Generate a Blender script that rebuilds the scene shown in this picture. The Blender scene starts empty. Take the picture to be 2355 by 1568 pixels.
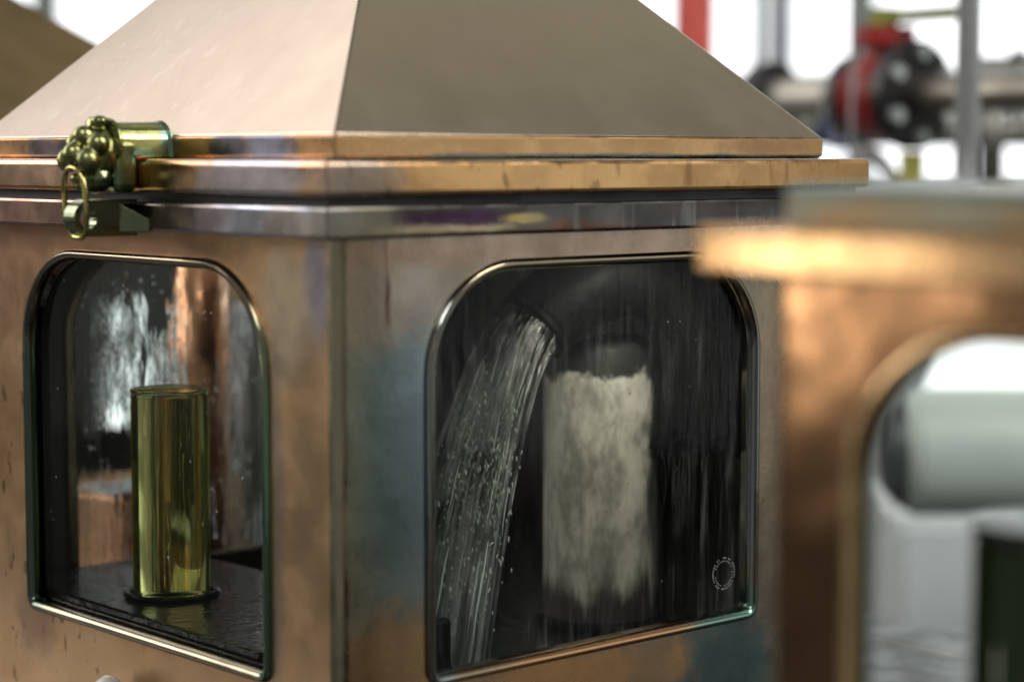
import bpy, bmesh, math, random
from mathutils import Vector, Matrix
from mathutils.geometry import tessellate_polygon
random.seed(11)
R = math.radians
sc = bpy.context.scene
COL = sc.collection

# ------------------------------------------------------------------ camera
CAM_Z = 0.45
cam_d = bpy.data.cameras.new('camera'); cam = bpy.data.objects.new('camera', cam_d); COL.objects.link(cam)
cam.location = (0, 0, CAM_Z)
cam.rotation_euler = (R(90) - math.atan(429 / 4870), 0, 0)
cam_d.sensor_width = 36; cam_d.lens = 36 * 4870 / 2354
cam_d.clip_start = 0.05; cam_d.clip_end = 100
cam_d.dof.use_dof = True; cam_d.dof.focus_distance = 1.62; cam_d.dof.aperture_fstop = 2.6
sc.camera = cam

# ------------------------------------------------------------------ world
w = bpy.data.worlds.new('World'); sc.world = w; w.use_nodes = True
bg = w.node_tree.nodes['Background']
bg.inputs[0].default_value = (0.86, 0.84, 0.76, 1); bg.inputs[1].default_value = 0.185

# ------------------------------------------------------------------ lamps (hall windows, plus added fill lamps)
def area(name, loc, target, sx, sy, radiance, col):
    l = bpy.data.lights.new(name, 'AREA'); l.shape = 'RECTANGLE'; l.size = sx; l.size_y = sy
    l.energy = math.pi * sx * sy * radiance; l.color = col
    o = bpy.data.objects.new(name, l); COL.objects.link(o); o.location = loc
    o.rotation_euler = (Vector(target) - Vector(loc)).to_track_quat('-Z', 'Y').to_euler()
    return o
area('skylight_lamp', (-4.4, 5.2, 4.3), (-0.2, 1.7, 0.5), 4.6, 3.4, 1.45, (1.0, 0.935, 0.925))
area('left_window_lamp', (-4.2, 2.9, 2.0), (-0.3, 1.6, 0.3), 2.4, 2.0, 3.3, (1.0, 0.95, 0.89))
area('warm_window_lamp', (-2.6, 0.88, 0.22), (0.2, 0.95, 0.38), 0.13, 0.20, 9.5, (1.0, 0.86, 0.66))
area('right_fill_lamp', (4.2, 1.1, 0.9), (0.1, 1.6, 0.3), 1.4, 2.6, 0.55, (0.90, 1.0, 0.98))  # added dim lamp, gives the right faces something to reflect
area('front_fill_lamp', (-0.4, -1.2, 3.2), (0.6, 2.8, 0.4), 1.3, 1.3, 6.0, (1.0, 0.98, 0.95))  # added fill from the camera side for the upright pipe
area('hall_fill_lamp', (2.4, 0.9, 2.6), (0.8, 3.6, -0.2), 1.6, 1.6, 8.5, (1.0, 0.98, 0.95))  # added fill to brighten the valve, pipes and tank
for i, (dx, dy, w_, rad_) in enumerate(((-.35, .2, .30, .30), (1.2, -.95, .22, .15), (-1.9, 1.4, .40, .85))):   # added strip lamps, reflected as streaks in the right roof face
    area('roof_streak_lamp', (3.0 + dx, 4.0 + dy, 4.0), (0.1, 1.65, .55), w_, 4.2, rad_, (0.98, 1.0, 0.66))

vs = sc.view_settings
vs.view_transform = 'Standard'; vs.look = 'None'; vs.gamma = 1; vs.exposure = 0.38
try: vs.use_curve_mapping = False
except Exception: pass
cy = sc.cycles
cy.max_bounces = 14; cy.transparent_max_bounces = 16; cy.transmission_bounces = 12; cy.glossy_bounces = 6; cy.diffuse_bounces = 3
cy.use_denoising = True
cy.sample_clamp_indirect = 6.0
cy.caustics_refractive = True; cy.caustics_reflective = False
cy.blur_glossy = 0.3

# ------------------------------------------------------------------ node helper
class N:
    def __init__(s, name):
        s.m = bpy.data.materials.new(name); s.m.use_nodes = True
        s.t = s.m.node_tree; s.n = s.t.nodes; s.n.clear()
        s.out = s.n.new('ShaderNodeOutputMaterial')
        s.co = s.n.new('ShaderNodeTexCoord').outputs['Object']
    def link(s, a, b):
        if isinstance(a, bpy.types.NodeSocket): s.t.links.new(a, b)
        elif isinstance(a, (tuple, list)) and len(a) == 3 and b.type == 'RGBA': b.default_value = (*a, 1)
        else: b.default_value = a
    def math(s, op, a, b=0.0, clamp=False):
        n = s.n.new('ShaderNodeMath'); n.operation = op; n.use_clamp = clamp
        s.link(a, n.inputs[0]); s.link(b, n.inputs[1]); return n.outputs[0]
    def mapv(s, loc=(0, 0, 0), scale=(1, 1, 1), vec=None):
        n = s.n.new('ShaderNodeMapping'); s.link(vec or s.co, n.inputs[0])
        n.inputs['Location'].default_value = loc; n.inputs['Scale'].default_value = scale
        return n.outputs[0]
    def noise(s, scale, detail=4, rough=0.55, vec=None, dist=0.0):
        n = s.n.new('ShaderNodeTexNoise'); s.link(vec or s.co, n.inputs['Vector'])
        n.inputs['Scale'].default_value = scale; n.inputs['Detail'].default_value = detail
        n.inputs['Roughness'].default_value = rough; n.inputs['Distortion'].default_value = dist
        return n.outputs['Fac']
    def ramp(s, v, lo, hi, a=0.0, b=1.0):
        n = s.n.new('ShaderNodeMapRange'); n.interpolation_type = 'SMOOTHSTEP'
        s.link(v, n.inputs['Value'])
        n.inputs['From Min'].default_value = lo; n.inputs['From Max'].default_value = hi
        n.inputs['To Min'].default_value = a; n.inputs['To Max'].default_value = b
        return n.outputs['Result']
    def mix(s, f, a, b):
        n = s.n.new('ShaderNodeMix'); n.data_type = 'RGBA'
        s.link(f, n.inputs[0]); s.link(a, n.inputs[6]); s.link(b, n.inputs[7]); return n.outputs[2]
    def patch(s, c, r, soft=0.42, wob=0.95, nscale=24, seed=0.0):
        """irregular blot: ellipsoid round c with a ragged edge"""
        v = s.mapv((-c[0] / r[0], -c[1] / r[1], -c[2] / r[2]), (1 / r[0], 1 / r[1], 1 / r[2]))
        n = s.n.new('ShaderNodeVectorMath'); n.operation = 'LENGTH'; s.link(v, n.inputs[0])
        no = s.noise(nscale, 8, 0.68, s.mapv((seed, seed * 1.7, 0)))
        d = s.math('ADD', n.outputs['Value'], s.math('MULTIPLY', s.math('SUBTRACT', no, 0.5), wob * 2))
        return s.ramp(d, 1 - soft, 1 + soft, 1.0, 0.0)
    def bump(s, h, strength, dist=0.01, prev=None):
        n = s.n.new('ShaderNodeBump'); n.inputs['Strength'].default_value = strength; n.inputs['Distance'].default_value = dist
        s.link(h, n.inputs['Height'])
        if prev is not None: s.link(prev, n.inputs['Normal'])
        return n.outputs[0]
    def principled(s, **kw):
        p = s.n.new('ShaderNodeBsdfPrincipled')
        for k, v in kw.items(): s.link(v, p.inputs[k.replace('_', ' ')])
        s.t.links.new(p.outputs[0], s.out.inputs[0]); return p

def copper(name, base, dark, rough=0.30, rvar=0.12, blotch=7.0, patches=(), spots=0.0, spot_col=(0.16, 0.09, 0.05), spot_at=None,
           drips=None, brushed=0.0, brush_scale=(3, 260, 260), wave=0.05, amount=(0.40, 0.72), metallic=1.0, fine=.05):
    k = N(name)
    f = k.ramp(k.noise(blotch, 6, 0.6), amount[0], amount[1])
    col = k.mix(f, base, dark)
    col = k.mix(k.ramp(k.noise(70, 5, 0.7), 0.45, 0.75, 0.0, 0.25), col, dark)
    for i, (c, r, cc, stg, *sf) in enumerate(patches):     # optional fifth value: soft spread sheen
        m_ = k.patch(c, r, soft=sf[0], wob=.45, seed=i * 3.1) if sf else k.patch(c, r, seed=i * 3.1)
        col = k.mix(k.math('MULTIPLY', m_, stg), col, cc)
    rg = k.ramp(k.noise(18, 5, 0.6, k.mapv((5, 3, 1))), 0.3, 0.7, rough - rvar, rough + rvar)
    if spots:
        sp = k.ramp(k.noise(75, 3, 0.5, k.mapv((2, 7, 4), (1, 1, 0.55))), 0.60, 0.66)
        reg = k.patch(*spot_at, wob=0.5) if spot_at else k.ramp(k.noise(5, 2), 0.4, 0.6)
        sp = k.math('MULTIPLY', k.math('MULTIPLY', sp, reg), spots)
        col = k.mix(sp, col, spot_col)
    if drips:
        c, r, dc = drips
        d = k.ramp(k.noise(60, 3, 0.5, k.mapv((1, 2, 3), (1, 1, 0.10))), 0.56, 0.66)
        col = k.mix(k.math('MULTIPLY', d, k.patch(c, r, wob=0.5)), col, dc)
    nrm = k.bump(k.noise(9, 2, 0.5), wave, 0.02)
    nrm = k.bump(k.noise(150, 3, 0.6), fine, 0.002, nrm)
    if brushed:
        nrm = k.bump(k.noise(1.0, 3, 0.6, k.mapv((0, 0, 0), brush_scale)), brushed, 0.002, nrm)
    k.principled(Base_Color=col, Metallic=metallic, Roughness=rg, Normal=nrm)
    return k.m

def plain(name, col, rough=0.5, metallic=0.0, var=0.25, scale=12, bumps=0.1, **kw):
    k = N(name)
    c2 = tuple(x * (1 - var) for x in col)
    c = k.mix(k.ramp(k.noise(scale, 5, 0.6), 0.35, 0.7), col, c2)
    k.principled(Base_Color=c, Metallic=metallic, Roughness=k.ramp(k.noise(scale * 2, 4), 0.3, 0.7, max(0, rough - .08), rough + .08),
                 Normal=k.bump(k.noise(scale * 4, 3), bumps, 0.003), **kw)
    return k.m

def thin_glass(name, tint=(0.93, 0.96, 0.94), rough=0.0, ior=1.5, streak=0.0, haze=0.0):
    k = N(name)
    tr = k.n.new('ShaderNodeBsdfTransparent'); tr.inputs[0].default_value = (*tint, 1)
    gl = k.n.new('ShaderNodeBsdfGlossy'); gl.inputs['Roughness'].default_value = rough
    ge = k.n.new('ShaderNodeNewGeometry'); dp = k.n.new('ShaderNodeVectorMath'); dp.operation = 'DOT_PRODUCT'   # two-sided Schlick reflectance
    k.link(ge.outputs['Incoming'], dp.inputs[0]); k.link(ge.outputs['Normal'], dp.inputs[1])
    f0 = 2 * ((ior - 1) / (ior + 1)) ** 2
    fac = k.math('ADD', k.math('MULTIPLY', k.math('POWER', k.math('SUBTRACT', 1.0, k.math('ABSOLUTE', dp.outputs['Value'])), 5.0), 1 - f0), f0)
    if streak:
        nb = k.bump(k.noise(1.0, 4, 0.6, k.mapv((0, 0, 0), (160, 160, 14))), streak, 0.004)
        k.link(nb, gl.inputs['Normal'])
    mx = k.n.new('ShaderNodeMixShader')
    k.t.links.new(fac, mx.inputs[0]); k.t.links.new(tr.outputs[0], mx.inputs[1]); k.t.links.new(gl.outputs[0], mx.inputs[2])
    last = mx
    if haze:
        df = k.n.new('ShaderNodeBsdfDiffuse'); df.inputs[0].default_value = (0.45, 0.46, 0.44, 1)
        m2 = k.n.new('ShaderNodeMixShader')
        h = k.math('MULTIPLY', k.ramp(k.noise(1.0, 5, 0.65, k.mapv((4, 0, 0), (120, 120, 9))), 0.45, 0.8),
                   k.ramp(k.noise(9, 3, 0.6), 0.35, 0.7))
        k.link(k.math('MULTIPLY', h, haze), m2.inputs[0])
        k.t.links.new(mx.outputs[0], m2.inputs[1]); k.t.links.new(df.outputs[0], m2.inputs[2]); last = m2
    k.t.links.new(last.outputs[0], k.out.inputs[0])
    return k.m

def real_glass(name, col, ior, rough=0.0, bumps=None, white=0.0):
    k = N(name)
    g = k.n.new('ShaderNodeBsdfGlass'); g.inputs[0].default_value = (*col, 1); g.inputs['IOR'].default_value = ior; g.inputs['Roughness'].default_value = rough
    if bumps: k.link(k.bump(k.noise(1.0, 4, 0.6, k.mapv((0, 0, 0), bumps[0])), bumps[1], 0.004), g.inputs['Normal'])
    last = g
    if white:
        d = k.n.new('ShaderNodeBsdfTranslucent'); d.inputs[0].default_value = (0.75, 0.76, 0.74, 1)
        d2 = k.n.new('ShaderNodeBsdfDiffuse'); d2.inputs[0].default_value = (0.75, 0.76, 0.74, 1)
        ad = k.n.new('ShaderNodeAddShader'); k.t.links.new(d.outputs[0], ad.inputs[0]); k.t.links.new(d2.outputs[0], ad.inputs[1])
        mx = k.n.new('ShaderNodeMixShader'); mx.inputs[0].default_value = white
        k.t.links.new(g.outputs[0], mx.inputs[1]); k.t.links.new(ad.outputs[0], mx.inputs[2]); last = mx
    k.t.links.new(last.outputs[0], k.out.inputs[0])
    return k.m

def emitter(name, col, strength):
    k = N(name); e = k.n.new('ShaderNodeEmission'); e.inputs[0].default_value = (*col, 1); e.inputs[1].default_value = strength
    k.t.links.new(e.outputs[0], k.out.inputs[0]); return k.m

# ------------------------------------------------------------------ materials
M = {}
# safe in focus: coordinates are x along the right face, y along the left face, z up (metres)
M['roof'] = copper('brushed_roof_copper', (0.55, 0.46, 0.365), (0.50, 0.415, 0.32), rough=0.22, rvar=0.028, blotch=2.2, brushed=0.012, fine=.008,
                   brush_scale=(30, 30, 300), wave=0.02, spots=0.14, spot_col=(0.75, 0.68, 0.62),
                   spot_at=((-0.0, 0.3, 0.52), (0.15, 0.16, 0.09)))
M['band'] = copper('roof_band_copper', (0.58, 0.34, 0.165), (0.44, 0.25, 0.115), rough=0.28, blotch=9, amount=(.45, .8),
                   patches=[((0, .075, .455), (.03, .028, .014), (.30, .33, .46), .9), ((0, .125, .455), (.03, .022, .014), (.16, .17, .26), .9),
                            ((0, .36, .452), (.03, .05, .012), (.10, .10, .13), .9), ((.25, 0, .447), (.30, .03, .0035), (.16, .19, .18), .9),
                            ((.42, 0, .456), (.05, .03, .006), (.42, .24, .13), .8)])
M['lid'] = copper('lid_copper', (0.60, 0.345, 0.155), (0.46, 0.26, 0.105), rough=0.26, blotch=8, amount=(.45, .85),
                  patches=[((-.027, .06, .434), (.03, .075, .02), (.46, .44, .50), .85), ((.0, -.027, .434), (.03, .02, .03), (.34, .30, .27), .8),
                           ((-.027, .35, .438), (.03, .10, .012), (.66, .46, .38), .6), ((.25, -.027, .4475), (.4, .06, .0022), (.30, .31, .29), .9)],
                  drips=((.36, -.027, .437), (.2, .03, .012), (.40, .22, .10)), spots=0.6)
M['flange'] = copper('flange_tarnished_copper', (0.085, 0.078, 0.074), (0.05, 0.043, 0.04), rough=0.30, blotch=26,
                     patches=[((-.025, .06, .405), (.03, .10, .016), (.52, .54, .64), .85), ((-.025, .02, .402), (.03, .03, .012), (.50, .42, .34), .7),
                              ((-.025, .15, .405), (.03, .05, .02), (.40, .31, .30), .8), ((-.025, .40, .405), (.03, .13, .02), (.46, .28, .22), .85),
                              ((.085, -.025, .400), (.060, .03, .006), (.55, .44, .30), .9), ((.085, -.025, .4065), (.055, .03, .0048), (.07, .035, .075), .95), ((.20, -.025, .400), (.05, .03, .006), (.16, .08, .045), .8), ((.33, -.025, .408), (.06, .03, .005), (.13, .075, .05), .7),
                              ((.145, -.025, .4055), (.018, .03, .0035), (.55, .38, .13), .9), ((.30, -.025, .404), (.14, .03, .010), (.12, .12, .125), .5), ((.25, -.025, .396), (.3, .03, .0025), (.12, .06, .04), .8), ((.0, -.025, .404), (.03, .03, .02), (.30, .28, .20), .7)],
                     drips=((.27, -.025, .403), (.12, .03, .012), (.20, .19, .185)))
M['left'] = copper('left_wall_copper', (0.78, 0.51, 0.29), (0.62, 0.38, 0.205), rough=0.36, rvar=0.08, blotch=7, amount=(.40, .78), wave=.10,
                   patches=[((0, .45, .36), (.05, .09, .07), (.40, .22, .14), .75), ((0, .30, .385), (.05, .2, .012), (.34, .19, .12), .7),
                            ((0, .022, .355), (.05, .016, .035), (.42, .40, .50), .9), ((0, .055, .345), (.05, .028, .045), (.66, .56, .42), .8),
                            ((0, .072, .20), (.05, .012, .12), (.46, .38, .33), .7), ((0, .03, .22), (.05, .02, .12), (.60, .42, .27), .5),
                            ((0, .41, .075), (.05, .03, .03), (.30, .20, .15), .6)],
                   spots=0.85, spot_col=(.24, .12, .06), spot_at=((0, .44, .14), (.1, .16, .2)))
M['front'] = copper('right_wall_tarnished_copper', (0.36, 0.30, 0.24), (0.25, 0.215, 0.18), rough=0.27, rvar=0.07, blotch=11, wave=.10,
                    patches=[((.016, 0, .20), (.014, .05, .22), (.34, .33, .21), .8), ((.052, 0, .235), (.034, .05, .13), (.19, .265, .26), .95, .75), ((.068, 0, .26), (.018, .05, .11), (.23, .28, .31), .85, .8),
                             ((.035, 0, .355), (.05, .05, .035), (.40, .30, .23), .7), ((.22, 0, .383), (.24, .05, .011), (.40, .27, .20), .8),
                             ((.045, 0, .085), (.06, .05, .055), (.55, .34, .17), .9), ((.21, 0, .05), (.15, .05, .034), (.64, .35, .16), .95),
                             ((.39, 0, .04), (.06, .05, .06), (.13, .20, .20), .95), ((.30, 0, .04), (.03, .05, .05), (.40, .30, .20), .6),
                             ((.46, 0, .25), (.05, .05, .2), (.5, .36, .24), .6)],
                    drips=((.06, 0, .372), (.065, .05, .035), (.12, .055, .035)))
M['plainside'] = copper('side_wall_copper', (0.5, 0.34, 0.22), (0.36, 0.24, 0.16), rough=0.35)
M['inner'] = plain('inner_tarnish', (0.016, 0.015, 0.014), 0.4, 0.3, scale=20)
k = N('wet_tarnished_inside')
c_ = k.mix(k.ramp(k.noise(1, 5, .65, k.mapv((0, 0, 0), (90, 90, 9))), .45, .75), (.035, .033, .030), (.13, .125, .11))
c_ = k.mix(k.ramp(k.noise(11, 4, .6), .45, .7), c_, (.015, .014, .014))
k.principled(Base_Color=c_, Metallic=.3, Roughness=.25, Normal=k.bump(k.noise(1, 4, .6, k.mapv((0, 0, 0), (130, 130, 14))), .4, .004)); M['wetwall'] = k.m
M['bead'] = copper('window_bead_copper', (0.32, 0.26, 0.18), (0.19, 0.175, 0.135), rough=0.14, rvar=0.05, blotch=12,
                   patches=[((0, .08, .18), (.03, .02, .13), (.20, .33, .22), .95), ((0, .41, .18), (.03, .02, .13), (.08, .12, .10), .9), ((.25, 0, .08), (.12, .03, .02), (.55, .30, .15), .9),
                            ((.39, 0, .085), (.05, .03, .03), (.20, .33, .28), .95), ((.42, 0, .22), (.02, .03, .12), (.26, .28, .30), .9), ((.085, 0, .25), (.02, .03, .2), (.34, .38, .38), .8)])
M['corner'] = copper('corner_copper', (0.46, 0.42, 0.30), (0.34, 0.32, 0.24), rough=0.24, blotch=8)
M['brass'] = copper('patinated_brass', (0.31, 0.32, 0.13), (0.17, 0.21, 0.10), rough=0.24, rvar=0.08, blotch=30, wave=0.02,
                    patches=[((-.026, .21, .447), (.016, .03, .006), (.16, .30, .22), .9), ((-.002, .21, .455), (.007, .03, .02), (.18, .32, .25), .85),
                             ((-.045, .21, .43), (.016, .02, .012), (.12, .20, .14), .7)])
M['brass_dark'] = copper('dark_green_brass', (0.22, 0.25, 0.15), (0.14, 0.17, 0.11), rough=0.25, blotch=30, wave=0.02)
M['ringbrass'] = copper('worn_ring_brass', (0.60, 0.53, 0.20), (0.42, 0.38, 0.15), rough=0.20, blotch=40, wave=0.02)
M['seal'] = plain('dark_gasket', (0.012, 0.012, 0.016), 0.45)
M['pane'] = thin_glass('clear_pane', ior=1.16)
M['pane_wet'] = thin_glass('wet_pane', tint=(0.86, 0.88, 0.87), ior=1.22, streak=0.25, haze=0.20)
k = N('runny_pane')
rfr = k.n.new('ShaderNodeBsdfRefraction'); rfr.inputs['IOR'].default_value = 1.12; rfr.inputs[0].default_value = (.96, .97, .97, 1)
rn = k.math('MULTIPLY', k.noise(1, 4, .6, k.mapv((0, 0, 0), (170, 170, 12))), k.ramp(k.noise(1, 3, .5, k.mapv((3, 1, 0), (26, 26, 9))), .35, .6))
k.link(k.bump(rn, .8, .004), rfr.inputs['Normal']); k.t.links.new(rfr.outputs[0], k.out.inputs[0]); M['pane_runny'] = k.m
M['etch'] = plain('etched_mark', (0.45, 0.46, 0.44), 0.6)
M['drop'] = real_glass('water_drop_glass', (1, 1, 1), 1.33)
# neighbour safe in front
M['n_left'] = copper('bright_wall_copper', (0.34, 0.20, 0.115), (0.23, 0.135, 0.075), rough=0.18, rvar=0.05, blotch=6, wave=0.14,
                     patches=[((0, .47, .06), (.05, .06, .06), (.62, .45, .15), .8)])
M['n_flange'] = copper('bright_flange_copper', (0.84, 0.56, 0.32), (0.72, 0.45, 0.24), rough=0.185, rvar=0.04, blotch=9)
M['n_cover'] = copper('patina_cover_copper', (0.36, 0.37, 0.31), (0.46, 0.34, 0.20), rough=0.42, blotch=22, amount=(.45, .62),
                      patches=[((-.0, .3, .436), (.05, .4, .006), (.22, .31, .30), .95)])
M['n_bead'] = copper('bright_bead_copper', (0.85, 0.60, 0.34), (0.70, 0.48, 0.26), rough=0.2, blotch=9,
                     patches=[((.01, .44, .2), (.006, .05, .3), (.2, .40, .22), .8)])
M['b_roof'] = copper('brown_roof_copper', (0.34, 0.235, 0.12), (0.25, 0.19, 0.10), rough=0.38, blotch=4)
M['b_wall'] = copper('brown_wall_copper', (0.42, 0.27, 0.16), (0.30, 0.2, 0.12), rough=0.35)

# ------------------------------------------------------------------ object helpers
def obj(name, bm, mats, parent=None, smooth=False, bevel=0.0, seg=2, ang=35):
    me = bpy.data.meshes.new(name)
    if isinstance(bm, bmesh.types.BMesh):
        bm.normal_update(); bm.to_mesh(me); bm.free()
    else: me.from_pydata(*bm)
    for m in (mats if isinstance(mats, (list, tuple)) else [mats]): me.materials.append(m)
    if smooth:
        for p in me.polygons: p.use_smooth = True
    o = bpy.data.objects.new(name, me); COL.objects.link(o)
    if parent: o.parent = parent
    if bevel:
        b = o.modifiers.new('bevel', 'BEVEL'); b.width = bevel; b.segments = seg; b.limit_method = 'ANGLE'; b.angle_limit = R(ang); b.harden_normals = False
    return o
def thing(name, label, cat, loc=(0, 0, 0), rz=0.0, group=None):
    o = bpy.data.objects.new(name, None); COL.objects.link(o); o.location = loc; o.rotation_euler = (0, 0, rz); o.empty_display_size = 0.05
    return tag(o, label, cat, group)
def tag(o, label, cat, group=None, kind=None):
    o['label'] = label; o['category'] = cat
    if group: o['group'] = group
    if kind: o['kind'] = kind
    return o
def struct(o): o['kind'] = 'structure'; return o
def add_box(bm, lo, hi):
    vs = [bm.verts.new((x, y, z)) for x in (lo[0], hi[0]) for y in (lo[1], hi[1]) for z in (lo[2], hi[2])]
    for f in ((0, 1, 3, 2), (4, 6, 7, 5), (0, 4, 5, 1), (2, 3, 7, 6), (0, 2, 6, 4), (1, 5, 7, 3)): bm.faces.new([vs[i] for i in f])
    return vs
def box(lo, hi):
    bm = bmesh.new(); add_box(bm, lo, hi); bmesh.ops.recalc_face_normals(bm, faces=bm.faces); return bm
def lathe(prof, n=48, axis=None):
    """prof: list of (r, z); closed when r==0 at the ends"""
    bm = bmesh.new(); rings = []
    for r, z in prof:
        if r < 1e-6: rings.append([bm.verts.new((0, 0, z))])
        else: rings.append([bm.verts.new((r * math.cos(2 * math.pi * i / n), r * math.sin(2 * math.pi * i / n), z)) for i in range(n)])
    for a, b in zip(rings, rings[1:]):
        for i in range(n):
            j = (i + 1) % n
            if len(a) == 1 and len(b) == 1: continue
            if len(a) == 1: bm.faces.new((a[0], b[i], b[j]))
            elif len(b) == 1: bm.faces.new((a[i], b[0], a[j]))
            else: bm.faces.new((a[i], b[i], b[j], a[j]))
    bmesh.ops.recalc_face_normals(bm, faces=bm.faces); return bm
def tube(pts, rad, n=16, closed=False, cap=True, bm=None):
    bm = bm or bmesh.new(); pts = [Vector(p) for p in pts]; m = len(pts); rings = []; up = None
    for i, p in enumerate(pts):
        t = ((pts[(i + 1) % m] - pts[i - 1]) if closed else (pts[min(i + 1, m - 1)] - pts[max(i - 1, 0)])).normalized()
        if up is None: up = t.orthogonal().normalized()
        up = (up - t * up.dot(t)).normalized(); s = t.cross(up)
        r = rad[i] if isinstance(rad, (list, tuple)) else rad
        rings.append([bm.verts.new(p + (up * math.cos(2 * math.pi * k / n) + s * math.sin(2 * math.pi * k / n)) * r) for k in range(n)])
    for i in range(m if closed else m - 1):
        a, b = rings[i], rings[(i + 1) % m]
        off = 0
        if closed and i == m - 1:
            off = min(range(n), key=lambda q: (b[q].co - a[0].co).length)
        for k in range(n): bm.faces.new((a[k], a[(k + 1) % n], b[(k + 1 + off) % n], b[(k + off) % n]))
    if cap and not closed:
        bm.faces.new(rings[0][::-1]); bm.faces.new(rings[-1])
    bmesh.ops.recalc_face_normals(bm, faces=bm.faces); return bm
def square_ring(S, prof):
    """closed profile of (outset, z) swept with mitres round the square 0..S"""
    bm = bmesh.new(); rings = []
    for d, z in prof:
        rings.append([bm.verts.new(c) for c in ((-d, -d, z), (S + d, -d, z), (S + d, S + d, z), (-d, S + d, z))])
    m = len(prof)
    for i in range(m):
        a, b = rings[i], rings[(i + 1) % m]
        for k in range(4): bm.faces.new((a[k], a[(k + 1) % 4], b[(k + 1) % 4], b[k]))
    bmesh.ops.recalc_face_normals(bm, faces=bm.faces); return bm
def win_outline(u0, u1, z0, z1, r, rb=0.006, n=14):
    pts = []
    for cx, cz, rr, a0 in ((u0 + rb, z0 + rb, rb, 180), (u1 - rb, z0 + rb, rb, 270), (u1 - r, z1 - r, r, 0), (u0 + r, z1 - r, r, 90)):
        m = n if rr > .02 else 4
        for i in range(m + 1):
            t = R(a0 + 90 * i / m); pts.append((cx + rr * math.cos(t), cz + rr * math.sin(t)))
    return pts                                            # counter-clockwise in (u, z)
# the four faces of a safe: (u, depth inwards, z) -> local xyz
def face_map(side, S):
    return {'front': lambda u, d, z: Vector((u, d, z)), 'left': lambda u, d, z: Vector((d, u, z)),
            'back': lambda u, d, z: Vector((u, S - d, z)), 'end': lambda u, d, z: Vector((S - d, u, z))}[side]
def wall_panel(fm, S, z0, z1, hole, c=0.009, th=0.003):
    outer = [(c, z0), (S - c, z0), (S - c, z1), (c, z1)]
    v2 = [Vector((p[0], p[1], 0)) for p in outer]; h2 = [Vector((p[0], p[1], 0)) for p in hole[::-1]]
    tris = tessellate_polygon([v2, h2]); allp = v2 + h2; n = len(allp)
    bm = bmesh.new()
    A = [bm.verts.new(fm(p.x, 0, p.y)) for p in allp]; B = [bm.verts.new(fm(p.x, th, p.y)) for p in allp]
    for t in tris:
        bm.faces.new([A[i] for i in t]).material_index = 0
        bm.faces.new([B[i] for i in reversed(t)]).material_index = 1
    for s, e in ((0, 4), (4, n)):
        m = e - s
        for i in range(m):
            j = s + (i + 1) % m; i_ = s + i
            bm.faces.new((A[i_], A[j], B[j], B[i_]))
    bmesh.ops.recalc_face_normals(bm, faces=bm.faces); return bm
def bead(fm, outline, prof):
    """prof: closed list of (outward from the opening, depth inwards)"""
    m = len(outline); bm = bmesh.new(); rings = []
    for i in range(m):
        p, q, r = Vector(outline[i - 1]), Vector(outline[i]), Vector(outline[(i + 1) % m])
        d1 = (q - p); d2 = (r - q)
        if d1.length < 1e-7: d1 = d2
        if d2.length < 1e-7: d2 = d1
        d1.normalize(); d2.normalize()
        n1 = Vector((d1.y, -d1.x)); n2 = Vector((d2.y, -d2.x)); nn = (n1 + n2).normalized(); sc_ = 1 / max(0.5, nn.dot(n1))
        rings.append([bm.verts.new(fm(q.x + nn.x * o * sc_, d, q.y + nn.y * o * sc_)) for o, d in prof])
    k = len(prof)
    for i in range(m):
        a, b = rings[i], rings[(i + 1) % m]
        for j in range(k): bm.faces.new((a[j], a[(j + 1) % k], b[(j + 1) % k], b[j]))
    bmesh.ops.recalc_face_normals(bm, faces=bm.faces); return bm
def pane_mesh(fm, outline, d0, d1, grow=0.004, solid=False):
    cx = sum(p[0] for p in outline) / len(outline); cz = sum(p[1] for p in outline) / len(outline)
    g = [(cx + (p[0] - cx) * (1 + grow / .16), cz + (p[1] - cz) * (1 + grow / .16)) for p in outline]
    bm = bmesh.new()
    A = [bm.verts.new(fm(p[0], d0, p[1])) for p in g]
    bm.faces.new(A)
    if solid:
        B = [bm.verts.new(fm(p[0], d1, p[1])) for p in g]; bm.faces.new(B[::-1])
        for i in range(len(g)): bm.faces.new((A[i - 1], A[i], B[i], B[i - 1]))
        bmesh.ops.recalc_face_normals(bm, faces=bm.faces)
    return bm
BEADP = [(-.0015, .010), (-.0015, .001), (-.0006, -.0022), (.0015, -.0046), (.0042, -.0052), (.0066, -.0040), (.0080, -.0016), (.0082, .0)]
BEADP = [(o * .82 if o > 0 else o, d * .85 if d < 0 else d) for o, d in BEADP]

def cw(p):                                                # drop repeated neighbours of an outline
    return [q for i, q in enumerate(p) if math.dist(q, p[i - 1]) > 1e-5]

# ------------------------------------------------------------------ the spirit safe, built once per safe
S = 0.495
ANG = math.atan2(0.66505836, 0.74679138)
O1 = Vector((-0.11678, 1.4, 0)); AX = Vector((-0.66505836, 0.74679138, 0)); BX = Vector((0.74679138, 0.66505836, 0))
W0, W1, WZ0, WZ1, WR = .083, .412, .086, .3695, .074

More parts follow.
